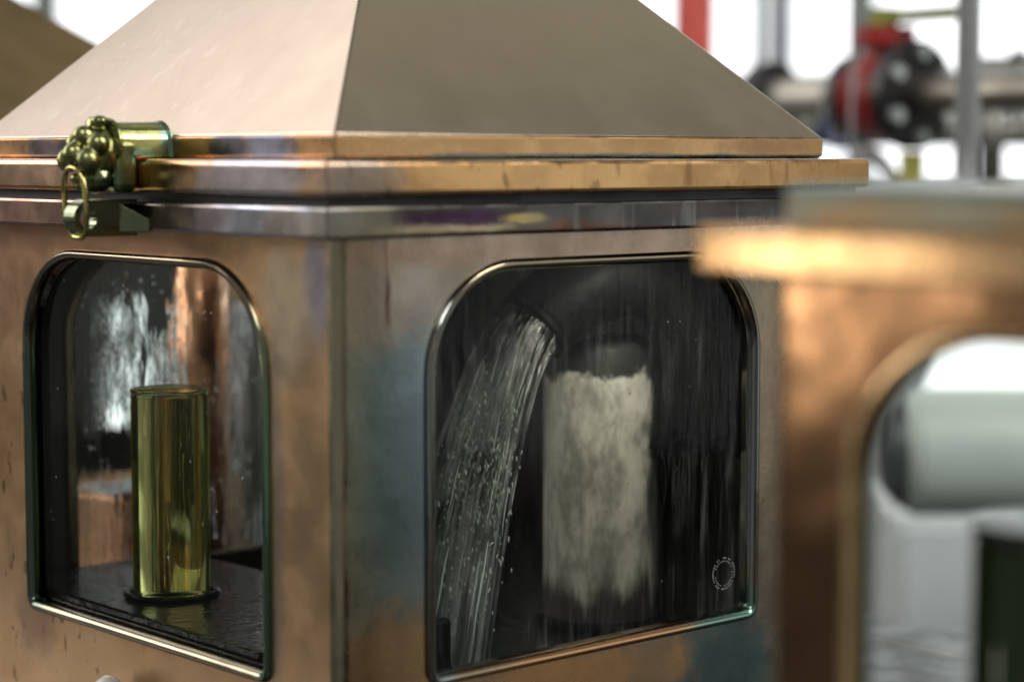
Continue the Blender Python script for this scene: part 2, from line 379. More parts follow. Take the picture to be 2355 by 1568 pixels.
def build_safe(label, origin, mats, win, wet=None, closed=(), roof_h=.262, kind='roof', group='copper spirit safes standing in a row'):
    t = thing('spirit_safe', label, 'spirit safe', origin, ANG, group)
    w0, w1 = win
    walls = {}
    for side in ('front', 'left', 'back', 'end'):
        fm = face_map(side, S)
        out = cw(win_outline(w0, w1, WZ0, WZ1, WR))
        if side in closed:
            lo_, hi_ = fm(.009, 0, 0), fm(S - .009, .003, .3945)
            walls[side] = obj('wall_panel', box([min(a, b) for a, b in zip(lo_, hi_)], [max(a, b) for a, b in zip(lo_, hi_)]), M['wetwall'], t); continue
        wl = obj('wall_panel', wall_panel(fm, S, 0.0, .3945, out), [mats[side], M['inner']], t)
        obj('window_frame', bead(fm, out, BEADP), [mats['bead']], wl, smooth=True)
        obj('window_pane', pane_mesh(fm, out, .0075, .0105, solid=bool(wet) and wet.get(side) is M['pane_runny']), (wet or {}).get(side, M['pane']), wl)
        walls[side] = wl
    c = .009
    for i, (cx, cy, a0) in enumerate(((c, c, 180), (S - c, c, 270), (S - c, S - c, 0), (c, S - c, 90))):
        bm = bmesh.new(); n = 8
        ro = [(cx + c * math.cos(R(a0 + 90 * k / n)), cy + c * math.sin(R(a0 + 90 * k / n))) for k in range(n + 1)]
        ri = [(cx + (c - .003) * math.cos(R(a0 + 90 * k / n)), cy + (c - .003) * math.sin(R(a0 + 90 * k / n))) for k in range(n, -1, -1)]
        lp = ro + ri
        A = [bm.verts.new((*p, 0)) for p in lp]; B = [bm.verts.new((*p, .3945)) for p in lp]
        for k in range(len(lp)):
            j = (k + 1) % len(lp); bm.faces.new((A[k], A[j], B[j], B[k]))
        for k in range(n):
            bm.faces.new((A[k], A[k + 1], A[-2 - k], A[-1 - k])); bm.faces.new((B[k], B[k + 1], B[-2 - k], B[-1 - k]))
        bmesh.ops.recalc_face_normals(bm, faces=bm.faces)
        obj('corner_post', bm, mats['corner'], t, smooth=False, bevel=0)
    obj('floor_plate', box((.003, .003, .002), (S - .003, S - .003, .012)), M['inner'], t)
    obj('lower_flange', square_ring(S, [(-.02, .3945), (.0235, .3945), (.025, .396), (.025, .4145), (.0235, .416), (-.02, .416)]), mats['flange'], t, bevel=.0012)
    if kind == 'roof':
        obj('gasket', square_ring(S, [(-.018, .416), (.019, .416), (.019, .4225), (-.018, .4225)]), M['seal'], t)
        lid = obj('lid', square_ring(S, [(-.03, .4225), (.025, .4225), (.027, .4245), (.027, .4435), (.0245, .4465), (-.03, .4465)]), mats['lid'], t, bevel=.0022, seg=3)
        obj('roof_band', square_ring(S, [(-.015, .4465), (-.0025, .4465), (.0, .4485), (.0, .4615), (-.001, .463), (-.015, .463)]), mats['band'], t, bevel=.001)
        bm = bmesh.new(); z = .463; e = -.0006
        b4 = [bm.verts.new(p) for p in ((-e, -e, z), (S + e, -e, z), (S + e, S + e, z), (-e, S + e, z))]; ap = bm.verts.new((S / 2, S / 2, z + roof_h))
        for k in range(4): bm.faces.new((b4[k], b4[(k + 1) % 4], ap))
        bm.faces.new(b4[::-1]); bmesh.ops.recalc_face_normals(bm, faces=bm.faces)
        obj('roof', bm, mats['roof'], t, bevel=.0012)
    else:
        bm = box((.004, .004, .416), (S - .004, S - .004, .4355))
        obj('cover_plate', bm, mats['cover'], t, bevel=.002, seg=3)
    return t, walls

main, mw = build_safe('large copper spirit safe with brushed pyramid roof and green brass latch', O1,
    dict(front=M['front'], left=M['left'], back=M['plainside'], end=M['plainside'], bead=M['bead'], corner=M['corner'], flange=M['flange'],
         lid=M['lid'], band=M['band'], roof=M['roof']), (W0, W1), wet={'front': M['pane_wet'], 'back': M['pane_runny']}, closed=('end',))

# second safe, closer, cut by the frame: flat patinated cover
O2 = Vector((0.1228, 1.0, 0)) - AX * S
near, nw = build_safe('bright orange copper spirit safe with flat green-grey patinated cover and no roof', O2,
    dict(front=M['n_left'], left=M['n_left'], back=M['n_left'], end=M['n_left'], bead=M['n_bead'], corner=M['n_left'], flange=M['n_flange'], cover=M['n_cover']),
    (.052, S - .052), kind='cover')
# third safe behind, only its dark roof shows above the first
O3 = O1 + AX * .95 + BX * .141
far, fw = build_safe('dark brown copper spirit safe with low pyramid roof, behind the latched safe', O3,
    dict(front=M['b_wall'], left=M['b_wall'], back=M['b_wall'], end=M['b_wall'], bead=M['bead'], corner=M['b_wall'], flange=M['b_wall'],
         lid=M['b_wall'], band=M['b_wall'], roof=M['b_roof']), (W0, W1), roof_h=.19)

# ------------------------------------------------------------------ latch of the main safe (projects from the left face, x < 0)
LA = .213
bm = bmesh.new()                                          # half-round arm lying over the lid, its foot widening on the roof band
prof = [(.0165 * math.cos(R(t)), .0160 * math.sin(R(t))) for t in range(0, 181, 12)]
prof = [(.0175, -.0095)] + prof + [(-.0175, -.0095)]
rings = []
for x, s, dz in ((.0005, 1.10, 0), (-.003, 1.0, 0), (-.028, .98, 0), (-.046, .94, 0.0005)):
    rings.append([bm.verts.new((x, LA + p[0] * s, .4575 + dz + p[1] * s)) for p in prof])
for a, b in zip(rings, rings[1:]):
    for k in range(len(prof)): bm.faces.new((a[k], a[(k + 1) % len(prof)], b[(k + 1) % len(prof)], b[k]))
bm.faces.new(rings[0]); bm.faces.new(rings[-1])
bmesh.ops.recalc_face_normals(bm, faces=bm.faces)
arm = obj('latch_arm', bm, M['brass'], main, smooth=False, bevel=.0008); arm['label'] = 'half-round green brass latch arm'
# down-turned tongue in front of the lid edge
bm = box((-.047, LA - .0170, .4225), (-.0275, LA + .0170, .462)); obj('latch_tongue', bm, M['brass'], arm, bevel=.006, seg=4)
# the paw: toes, knuckles, claws merged into one skin
def ell(bm, c, r, n=2):
    m = Matrix.Translation(c) @ Matrix.Diagonal((*r, 1)); bmesh.ops.create_icosphere(bm, subdivisions=n, radius=1, matrix=m)
bm = bmesh.new()
ell(bm, (-.052, LA, .451), (.015, .0185, .0200))
ell(bm, (-.050, LA + .003, .471), (.0085, .0105, .0075)); ell(bm, (-.053, LA - .005, .4735), (.0065, .007, .0045))
for dy, z1_, z2_ in ((-.0150, .4575, .4455), (-.0005, .463, .450), (.0140, .4575, .4455)):
    mid = abs(dy) < .01
    ell(bm, (-.0605 - (.003 if mid else 0), LA + dy, z1_), (.0082, .0086, .0080))
    ell(bm, (-.0680 - (.003 if mid else 0), LA + dy * .95, z2_), (.0088, .0082, .0092))
ell(bm, (-.055, LA, .433), (.013, .0155, .0120))
ell(bm, (-.0660, LA + .002, .4330), (.0070, .0075, .0040)); ell(bm, (-.0645, LA + .002, .4275), (.0062, .0068, .0040))
paw = obj('latch_paw', bm, M['brass'], arm, smooth=True); paw['label'] = 'cast brass paw with rounded knuckles'
rm = paw.modifiers.new('remesh', 'REMESH'); rm.mode = 'VOXEL'; rm.voxel_size = .0009; rm.use_smooth_shade = True
sm = paw.modifiers.new('smooth', 'SMOOTH'); sm.factor = .5; sm.iterations = 12
# collar behind the paw
obj('latch_collar', tube([(-.0415, LA, .457), (-.0455, LA, .457)], .0192, 32), M['brass'], arm, bevel=.0015)
# hasp block with a round eye on the lower flange
bm = bmesh.new(); hz, hr = .4045, .0132; pr = [(-.024, hz - hr), (-.058, hz - hr)]
pr = [(-.024, hz - hr)] + [(-.0630 + hr * math.cos(R(t)), hz + hr * math.sin(R(t))) for t in range(270, 89, -12)] + [(-.024, hz + hr)]
hole = [(-.0645 + .0070 * math.cos(R(t)), hz + .0070 * math.sin(R(t))) for t in range(0, 360, 20)]
allp = [Vector((p[0], p[1], 0)) for p in pr]; hp = [Vector((p[0], p[1], 0)) for p in hole[::-1]]
tris = tessellate_polygon([allp, hp]); pts = allp + hp; th = .0075
A = [bm.verts.new((p.x, LA - th, p.y)) for p in pts]; B = [bm.verts.new((p.x, LA + th, p.y)) for p in pts]
for t_ in tris: bm.faces.new([A[i] for i in t_]); bm.faces.new([B[i] for i in t_[::-1]])
for s, e in ((0, len(allp)), (len(allp), len(pts))):
    for i in range(s, e):
        j = s + (i - s + 1) % (e - s); bm.faces.new((A[i], A[j], B[j], B[i]))
bmesh.ops.recalc_face_normals(bm, faces=bm.faces)
hasp = obj('hasp_block', bm, M['brass_dark'], main, bevel=.0012, seg=3)
bm = bmesh.new()                                          # wedge-shaped foot of the hasp
vs_ = [(-.0245, LA - .026, hz - .0105), (-.0245, LA - .026, hz - .001), (-.0245, LA - .0074, hz + .0105), (-.0245, LA - .0074, hz - .0105),
       (-.0262, LA - .026, hz - .0105), (-.0262, LA - .026, hz - .001), (-.040, LA - .0074, hz + .0105), (-.040, LA - .0074, hz - .0105)]
vs_ = [bm.verts.new(v) for v in vs_]
for f in ((0, 1, 2, 3), (4, 7, 6, 5), (0, 4, 5, 1), (1, 5, 6, 2), (2, 6, 7, 3), (3, 7, 4, 0)): bm.faces.new([vs_[i] for i in f])
bmesh.ops.recalc_face_normals(bm, faces=bm.faces)
obj('hasp_foot', bm, M['brass_dark'], hasp, bevel=.0008)
# wire ring through paw and eye
pts = []
for i in range(40):
    t = 2 * math.pi * i / 40
    pts.append((-.0705 - .002 * math.sin(t), LA + .0150 * math.copysign(abs(math.cos(t)) ** .75, math.cos(t)), .4155 + .0250 * math.copysign(abs(math.sin(t)) ** .85, math.sin(t))))
obj('wire_ring', tube(pts, .0021, 12, closed=True), M['ringbrass'], hasp, smooth=True)

# small pale knob below the left window
bm = lathe([(0, 0), (.005, 0), (.005, .010), (.013, .013), (.016, .020), (.013, .027), (.006, .031), (0, .032)], 28)
kn = obj('door_knob', bm, plain('pale_knob_enamel', (.72, .70, .66), .2), main, smooth=True)
kn.location = (0.002, .268, .0385); kn.rotation_euler = (0, R(-90), 0)

# etched round stamp in the corner of the right pane
fm = face_map('front', S); bm = bmesh.new()
for ring_r, cnt, ln in ((.0125, 40, .0011), (.0100, 26, .0009)):
    for i in range(cnt):
        if random.random() < .18: continue
        t = 2 * math.pi * i / cnt; c0 = (.388 + ring_r * math.cos(t), .118 + ring_r * math.sin(t)); hw = .0003 + random.random() * .0003
        q = []
        for s1, s2 in ((-1, -1), (1, -1), (1, 1), (-1, 1)):
            q.append(bm.verts.new(fm(c0[0] + s1 * hw * -math.sin(t) + s2 * ln / 2 * math.cos(t), .0068, c0[1] + s1 * hw * math.cos(t) + s2 * ln / 2 * math.sin(t))))
        bm.faces.new(q)
st = obj('etched_stamp', bm, M['etch'], mw['front']); st['kind'] = 'stuff'

# droplets and runnels on the far pane (seen through the left window) and a few on the near one
def droplets(side, n, ulo, uhi, zlo, zhi, depth, rmin, rmax, out, runs=0, walls=mw):
    fm = face_map(side, S); bm = bmesh.new(); us = []
    for i in range(n):
        u = random.uniform(ulo, uhi); z = zlo + (zhi - zlo) * random.random() ** .9
        r = rmin + (rmax - rmin) * random.random() ** 3
        c = fm(u, depth, z); k = 1.2 + random.random() * .8
        sx = Vector((r, r, r)); nrm = fm(0, 1, 0) - fm(0, 0, 0)
        sc3 = [r * (.45 if abs(nrm[a]) > .5 else (k if a == 2 else 1)) for a in range(3)]
        bmesh.ops.create_icosphere(bm, subdivisions=1, radius=1, matrix=Matrix.Translation(c) @ Matrix.Diagonal((*sc3, 1)))
    for i in range(runs):
        u = random.uniform(ulo, uhi); z = random.uniform(zlo, zlo + (zhi - zlo) * .72); L_ = random.uniform(.015, .07)
        pts = []; rads = []; m = 9
        for q in range(m):
            u += random.gauss(0, .0006); pts.append(fm(u, depth, max(zlo, z - L_ * q / m))); rads.append(random.uniform(.0003, .0008) * (0.3 if q in (0, m - 1) else 1))
        tube(pts, rads, 6, bm=bm)
    o = obj('water_droplets', bm, M['drop'], walls[side], smooth=True); o['kind'] = 'stuff'; return o
droplets('back', 520, .09, .37, .09, .365, .0115, .0003, .0016, 1, runs=45)
droplets('left', 60, .10, .40, .10, .36, .0085, .0003, .0008, 1)
droplets('front', 90, .10, .40, .10, .36, .0085, .0003, .0007, 1)

# ------------------------------------------------------------------ inside the main safe
def loc(u, v, z): return O1 + BX * u + AX * v + Vector((0, 0, z))
# black drain plinth under the jar
pl = thing('drain_plinth', 'black wet drain block under the glass jar', 'plinth', loc(.11, .30, .012), ANG)
blackwet = plain('black_wet_metal', (.004, .005, .005), .2, 0, scale=30, bumps=.35, Specular_IOR_Level=.06)
obj('block', box((-.097, -.19, 0), (.083, .183, .082)), blackwet, pl, bevel=.004)
bm = lathe([(.034, .082), (.038, .082), (.039, .0845), (.038, .0862), (.036, .0865), (.034, .0850)], 40)
rb = obj('rim', bm, blackwet, pl, smooth=True); rb.location = (-.03, .03, 0)
# hydrometer jar full of spirit
jar = thing('hydrometer_jar', 'olive yellow glass cylinder jar filled to the brim', 'jar', loc(.08, .33, .0945), ANG)
k = N('spirit_filled_glass')
g = k.n.new('ShaderNodeBsdfGlass'); g.inputs[0].default_value = (.70, .66, .27, 1); g.inputs['IOR'].default_value = 1.40
g.inputs['IOR'].default_value = 1.36; g.inputs[0].default_value = (.88, .90, .55, 1)
k.link(k.bump(k.noise(1, 3, .6, k.mapv((0, 0, 0), (45, 45, 9))), .05, .004), g.inputs['Normal'])
td = k.n.new('ShaderNodeBsdfTranslucent'); td.inputs[0].default_value = (.60, .55, .16, 1)
mx = k.n.new('ShaderNodeMixShader'); mx.inputs[0].default_value = .05
k.t.links.new(g.outputs[0], mx.inputs[1]); k.t.links.new(td.outputs[0], mx.inputs[2]); k.t.links.new(mx.outputs[0], k.out.inputs[0]); M['jar'] = k.m
rj = .0312
obj('glass_body', lathe([(0, 0), (rj - .002, 0), (rj, .003), (rj, .162), (rj - .0008, .165), (rj - .0022, .1655), (0, .1640)], 64), M['jar'], jar, smooth=False, bevel=0)
for p in bpy.data.objects[jar.children[0].name].data.polygons: p.use_smooth = abs(p.normal.z) < .5
obj('rim', tube([((rj - .0006) * math.cos(2 * math.pi * i / 64), (rj - .0006) * math.sin(2 * math.pi * i / 64), .1662) for i in range(64)], .0012, 8, closed=True), real_glass('jar_rim_glass', (.55, .55, .40), 1.5), jar, smooth=True)
# spout
spm = plain('dark_bronze_spout', (.003, .003, .003), .6, 0, scale=30, bumps=.3, Specular_IOR_Level=.04)
sp = thing('spout_pipe', 'thick dark curved spout pouring into the right compartment', 'spout', loc(0, 0, 0), ANG)
path = []
for i in range(30):
    t = i / 29
    P0, P1, P2, P3 = (Vector(q) for q in ((.447, .085, .20), (.478, .085, .388), (.385, .14, .375), (.312, .150, .309)))
    path.append(P0 * (1 - t) ** 3 + P1 * 3 * t * (1 - t) ** 2 + P2 * 3 * t * t * (1 - t) + P3 * t ** 3)
obj('pipe', tube(path, [.046 - .013 * (i / 29) for i in range(30)], 32), spm, sp, smooth=True)
e = path[-1]; dr = (path[-1] - path[-2]).normalized()
obj('lip', tube([e - dr * .006, e + dr * .001], .0335, 32), spm, sp, bevel=.002)
obj('bracket', box((.455, .065, .24), (.4915, .105, .30)), spm, sp, bevel=.002)
obj('hanger', tube([(.395, .16, .415), (.395, .16, .36)], .007, 16), spm, sp, smooth=True)
# stream
k = N('running_spirit')
uvn = k.n.new('ShaderNodeUVMap'); uvn.uv_map = 'flow'
k.uv = uvn.outputs[0]
def uvnoise(sx, sy, det=4, off=0.0): return k.noise(1.0, det, .65, k.mapv((off, off, 0), (sx, sy, 1), k.uv))
stk = k.math('MULTIPLY', k.ramp(uvnoise(44, 2.6, 6), .40, .74), k.ramp(uvnoise(6, 5, 4, 7.3), .38, .64, .08, 1.0))
spk = k.ramp(uvnoise(70, 22, 2, 3.1), .66, .72)
nb = k.bump(uvnoise(50, 5, 4, 1.7), .9, .004)
tr = k.n.new('ShaderNodeBsdfTransparent'); tr.inputs[0].default_value = (.93, .95, .94, 1)
rf = k.n.new('ShaderNodeBsdfGlass'); rf.inputs['IOR'].default_value = 1.25; k.link(nb, rf.inputs['Normal'])
df = k.n.new('ShaderNodeBsdfDiffuse'); df.inputs[0].default_value = (.62, .62, .60, 1)
m1 = k.n.new('ShaderNodeMixShader'); k.link(k.math('ADD', k.math('MULTIPLY', stk, .5), k.math('MULTIPLY', spk, .5), True), m1.inputs[0]); k.t.links.new(tr.outputs[0], m1.inputs[1]); k.t.links.new(rf.outputs[0], m1.inputs[2])
m2 = k.n.new('ShaderNodeMixShader'); k.link(k.math('MULTIPLY', stk, .72), m2.inputs[0]); k.t.links.new(m1.outputs[0], m2.inputs[1]); k.t.links.new(df.outputs[0], m2.inputs[2])
k.t.links.new(m2.outputs[0], k.out.inputs[0]); ws_m = k.m
drop_m = real_glass('spirit_drops', (.85, 1, .90), 1.36, white=.35)  # white and green mixed in to paint the glints of the stream
bm = bmesh.new(); uvl = bm.loops.layers.uv.new('flow')
SIDE = Vector((0, 1, 0))
def flow(a0, r0, v, t):
    upv = Vector((-.45, 0, .9)).normalized()
    st_ = e + SIDE * (r0 * math.cos(a0)) + upv * (r0 * math.sin(a0) * .9)
    return Vector((st_.x - v * t * .105, (st_.y - e.y) * (1 + .9 * t) + e.y, st_.z - .045 * t - .225 * t * t))
def traj(a0, r0, v, n, t0, t1, wob=.0002):
    return [flow(a0, r0, v, t0 + (t1 - t0) * i / (n - 1)) + Vector((random.gauss(0, wob), random.gauss(0, wob), 0)) for i in range(n)]
for shell, (r0, v0) in enumerate(((.029, .95), (.021, .86), (.013, .80))):      # nested skins of the falling jet
    na, nt = 72, 44; grid = []
    ph = [random.uniform(0, 6.28) for _ in range(6)]
    for q in range(nt + 1):
        t = 1.03 * q / nt; row = []
        for i in range(na):
            a0 = 2 * math.pi * i / na
            w_ = sum(math.sin(a0 * f + ph[j] + t * (1.5 + j)) / (j + 1.5) for j, f in enumerate((3, 5, 8, 13, 19, 27)))
            row.append(bm.verts.new(flow(a0, r0 * (1 + .10 * w_ * (.3 + t)), v0 * (1 + .07 * w_ * t), t)))
        grid.append(row)
    for q in range(nt):
        for i in range(na):
            j = (i + 1) % na; f = bm.faces.new((grid[q][i], grid[q][j], grid[q + 1][j], grid[q + 1][i]))
            for lp_, (uu, vv) in zip(f.loops, ((i, q), (i + 1, q), (i + 1, q + 1), (i, q + 1))): lp_[uvl].uv = (uu / na + shell * .37, vv / nt + shell * 1.3)
n_skin = len(bm.faces)
for i in range(55):
    a0 = random.uniform(0, 2 * math.pi); r0 = .029 * random.random() ** .4
    t0 = .05 + random.random() ** .8 * .8; t1 = min(1.03, t0 + random.uniform(.03, .16)); rr = random.uniform(.0002, .0006)
    tube(traj(a0, r0, random.uniform(.75, 1.02), 6, t0, t1), [rr * q for q in (.2, .8, 1.1, 1, .7, .2)], 5, bm=bm)
for i in range(260):
    t0 = random.triangular(.3, .98, .62); p = traj(random.uniform(0, 6.28), (.027 * random.random() ** .5), random.uniform(.78, .98), 2, t0, t0 + .01, .0006)[0]
    r = random.uniform(.0002, .0008); bmesh.ops.create_icosphere(bm, subdivisions=1, radius=1, matrix=Matrix.Translation(p) @ Matrix.Diagonal((r, r, r * 3.5, 1)))
for i in range(170):                                      # broken glinting flakes where the jet tears apart
    t0 = random.triangular(.42, .95, .62); p = traj(random.uniform(0, 6.28), .029 * random.random() ** .5, random.uniform(.78, 1.0), 2, t0, t0 + .01, .0008)[0]
    r = random.uniform(.0003, .0008); rot = Matrix.Rotation(random.gauss(0, .35), 4, 'X') @ Matrix.Rotation(random.gauss(.3, .3), 4, 'Y')
    bmesh.ops.create_icosphere(bm, subdivisions=1, radius=1, matrix=Matrix.Translation(p) @ rot @ Matrix.Diagonal((r * .7, r, r * random.uniform(1.5, 5), 1)))
bm.faces.ensure_lookup_table()
for f in bm.faces[n_skin:]: f.material_index = 1
ws = obj('water_stream', bm, [ws_m, drop_m], None, smooth=True); ws.location = O1; ws.rotation_euler = (0, 0, ANG)
tag(ws, 'clear spirit stream splashing down from the dark spout', 'spirit stream', kind='stuff')
# pool
k = N('dark_spirit_pool')
k.principled(Base_Color=(.010, .014, .012), Roughness=.06, Normal=k.bump(k.noise(60, 4, .6), .5, .006)); 
pool = obj('spirit_pool', box((.200, .006, .012), (S - .006, S - .006, .040)), k.m); pool.location = O1; pool.rotation_euler = (0, 0, ANG)
tag(pool, 'dark rippling spirit collected on the safe floor', 'spirit pool', kind='stuff')
# pale column added to imitate the backlit smear behind the stream
k = N('pale_backlit_smear')
c1 = k.mix(k.ramp(k.noise(34, 7, .72, k.mapv((0, 0, 0), (1.2, 1.2, .55))), .38, .66), (.64, .62, .54), (.26, .26, .22))
c1 = k.mix(k.ramp(k.noise(1, 4, .6, k.mapv((0, 0, 0), (150, 150, 18))), .55, .75, 0, .6), c1, (.16, .16, .13))
c1 = k.mix(k.math('MULTIPLY', k.patch((.022, -.042, .168), (.018, .04, .026), nscale=45, wob=1.6), .85), c1, (.06, .06, .05))
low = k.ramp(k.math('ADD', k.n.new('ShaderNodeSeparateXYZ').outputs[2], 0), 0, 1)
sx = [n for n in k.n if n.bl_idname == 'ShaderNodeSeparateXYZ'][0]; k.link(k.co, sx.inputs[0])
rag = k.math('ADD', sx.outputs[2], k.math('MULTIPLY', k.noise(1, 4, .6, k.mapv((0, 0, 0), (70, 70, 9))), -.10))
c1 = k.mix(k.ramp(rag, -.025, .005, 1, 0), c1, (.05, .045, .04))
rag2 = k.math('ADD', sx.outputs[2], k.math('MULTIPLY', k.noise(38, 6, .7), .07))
c1 = k.mix(k.ramp(rag2, .252, .262, 0, 1), c1, (.02, .02, .018))  # dark ragged top painted on to break off the backlit smear
k.principled(Base_Color=c1, Roughness=.5, Metallic=0.0, Specular_IOR_Level=.25, Normal=k.bump(k.noise(1, 4, .6, k.mapv((0, 0, 0), (120, 120, 30))), .5, .004)); smear = k.m
colm = thing('smear_column', 'pale mottled tin cylinder imitating the backlight behind the pouring stream', 'column', loc(.430, .190, .040), ANG)
obj('body', lathe([(0, 0), (.050, 0), (.0505, .003), (.0505, .244), (.048, .250), (.036, .253), (0, .253)], 48), smear, colm, smooth=True)
obj('base_ring', lathe([(.0507, 0), (.055, 0), (.055, .008), (.0507, .012)], 48), spm, colm, smooth=False)
# added fill lamp under the lid, brightens column and stream
lamp = bpy.data.lights.new('inner_fill_lamp', 'SPOT'); lamp.energy = 1.15; lamp.spot_size = R(115); lamp.spot_blend = .6; lamp.shadow_soft_size = .01; lamp.color = (1, .95, .80)
lo = bpy.data.objects.new('inner_fill_lamp', lamp); COL.objects.link(lo); lo.location = loc(.335, .025, .375)
lo.rotation_euler = (loc(.36, .20, .14) - lo.location).to_track_quat('-Z', 'Y').to_euler()

# ------------------------------------------------------------------ inside the near safe: a dark jar
dj = thing('dark_jar', 'very dark green glass jar inside the bright orange safe', 'jar', Vector((0.2449, .968, .012)), ANG)
k = N('dark_green_glass'); k.principled(Base_Color=(.012, .03, .008), Roughness=.08); M['dj'] = k.m
obj('body', lathe([(0, 0), (.030, 0), (.031, .003), (.031, .258), (.029, .262), (0, .262)], 40), M['dj'], dj, smooth=True)
obj('cap', lathe([(0, .262), (.0315, .262), (.0320, .264), (.0320, .268), (.031, .269), (0, .269)], 40), plain('jar_cap_metal', (.12, .13, .12), .3, .9), dj, smooth=False)

# ------------------------------------------------------------------ bench
bench_m = plain('dark_bench_metal', (.035, .033, .032), .35, .4, scale=9)
bm = box((-.20, -1.05, -.045), (.78, 1.75, 0))
bn = thing('bench', 'dark metal bench carrying the row of safes', 'bench', O1, ANG)
obj('top', bm, bench_m, bn, bevel=.004)
for x, y in ((-.15, -1.0), (.73, -1.0), (-.15, 1.7), (.73, 1.7)):
    obj('leg', box((x - .03, y - .03, -.92), (x + .03, y + .03, -.045)), bench_m, bn, bevel=.004)

# ------------------------------------------------------------------ copper fittings between the safes (seen through the left window)
cu = copper('bright_pipe_copper', (.78, .44, .26), (.52, .26, .14), rough=.26, blotch=24, wave=.5)
cp = thing('copper_pipe', 'upright dented copper pipe standing behind the latched safe', 'pipe', Vector((-.303, 2.06, 0)), ANG)
obj('tube', lathe([(0, 0), (.024, 0), (.024, .41), (0, .41)], 32), cu, cp, smooth=True)
obj('foot_flange', lathe([(.0242, 0), (.042, 0), (.042, .012), (.0242, .012)], 32), cu, cp)
wp = thing('white_upright_pipe', 'pale enamelled upright pipe behind the latched safe, beside the copper pipe', 'pipe', Vector((-.2640, 2.13, 0)), 0)
obj('tube', lathe([(0, 0), (.017, 0), (.017, .30), (0, .30)], 28), plain('pale_grey_enamel', (.70, .71, .73), .3), wp, smooth=True)
obj('foot_flange', lathe([(.0172, 0), (.028, 0), (.028, .010), (.0172, .010)], 28), plain('zinc_foot', (.4, .4, .42), .4, .8), wp)
cb = thing('copper_box', 'small bright copper trap box behind the latched safe', 'box', Vector((-.372, 2.03, 0)), ANG)
obj('body', box((-.028, -.03, 0), (.030, .03, .125)), cu, cb, bevel=.003)
obj('cap', box((-.032, -.034, .125), (.034, .034, .131)), plain('dull_zinc', (.3, .31, .33), .4, .8), cb, bevel=.002)

# ------------------------------------------------------------------ hall behind: floor, wall, lit windows
FL = -.92
struct(obj('floor', ([(-9, -3, FL), (9, -3, FL), (9, 9, FL), (-9, 9, FL)], [], [(0, 1, 2, 3)]), plain('concrete_floor', (.10, .105, .10), .35, 0, scale=3)))
WY = 6.0
bm = box((-6, WY, FL), (6, WY + .2, 5))
struct(obj('wall', bm, plain('pale_plaster', (.55, .57, .58), .7, 0, .12, scale=2)))
dk = obj('dark_backdrop', box((-6, WY - .04, FL), (.35, WY - .004, .45)), plain('backdrop_black', (.005, .005, .006), .6, .0)); struct(dk)  # black sheet added so the safe windows look onto darkness
frame_m = plain('grey_green_window_frame', (.22, .27, .25), .4)
glow = emitter('bright_window_daylight', (.96, .98, 1.0), 1.7)
def window(x0, x1, z0, z1, nx, label, mx=.035):
    t = thing('hall_window', label, 'window', (x0, WY, z0), 0, 'bright windows of the hall behind')
    dy = -.03 if x0 > .3 else -.07
    obj('pane', box((0, dy, 0), (x1 - x0, -.0, z1 - z0)), glow, t)
    if z1 - z0 > 1:
        for zz in (.95, 1.9): obj('transom', box((0, dy - .05, zz), (x1 - x0, dy - .008, zz + .035)), frame_m, t, bevel=.004)
    for i in range(nx + 1):
        xx = (x1 - x0) * i / nx
        obj('mullion', box((xx - mx, dy - .06, -.04), (xx + mx, dy - .004, z1 - z0 + .04)), frame_m, t, bevel=.006)
    return t
window(.25, 3.1, .38, 3.4, 4, 'tall bright window with grey frame bars behind the red pipe and valve')
window(-2.6, -.3, .62, 3.4, 7, 'tall bright window with close grey green bars behind the brown roof')
window(1.15, 1.62, -.215, .05, 1, 'low glowing panel imitating the reflection in the pane of the bright orange safe', .012)  # added panel, glows in place of the reflection in the glass
lw = window(-1.165, -1.075, -.36, .03, 1, 'small low glowing panel imitating a window reflection behind the jar pane', .006)  # added panel, its glow stands for a window mirrored in the glass
obj('cross_bar', box((-.01, -.14, .268), (.10, -.134, .305)), frame_m, lw)

# red pipe, columns
def post(name, x, y, r, mat, label, cat, z1=3.4, n=28, FL=FL):
    t = thing(name, label, cat, (x, y, FL))
    obj('shaft', lathe([(0, 0), (r, 0), (r, z1 - FL), (0, z1 - FL)], n), mat, t, smooth=False).data.polygons.foreach_set('use_smooth', [True] * (n * 3))
    obj('collar', lathe([(r + .0005, .0), (r * 1.6, .0), (r * 1.6, .02), (r + .0005, .02)], n), mat, t)
    return t
def px(x, Y): return (x - 1177) / 4870 * Y
post('red_pipe', px(1592, 4.2), 4.2, .041, plain('red_pipe_paint', (.90, .17, .13), .35), 'upright bright red painted pipe by the hall window', 'pipe')
post('steel_column', px(1735, 5.0), 5.0, .013, frame_m, 'thin grey green upright post by the hall window', 'post')
post('pale_column', px(1787, 5.4), 5.4, .036, plain('pale_blue_paint', (.55, .58, .64), .45), 'pale blue grey upright pipe by the hall window', 'pipe')
steel = plain('stainless_steel', (.92, .93, .95), .25, .1, .03)
post('steel_pipe', px(2218, 2.6), 2.6, .0150, steel, 'bright stainless upright pipe in front of the valve', 'pipe', FL=.385)
post('thin_rod', px(1952, 2.9), 2.9, .0035, steel, 'thin steel rod beside the red valve', 'rod', FL=.385)

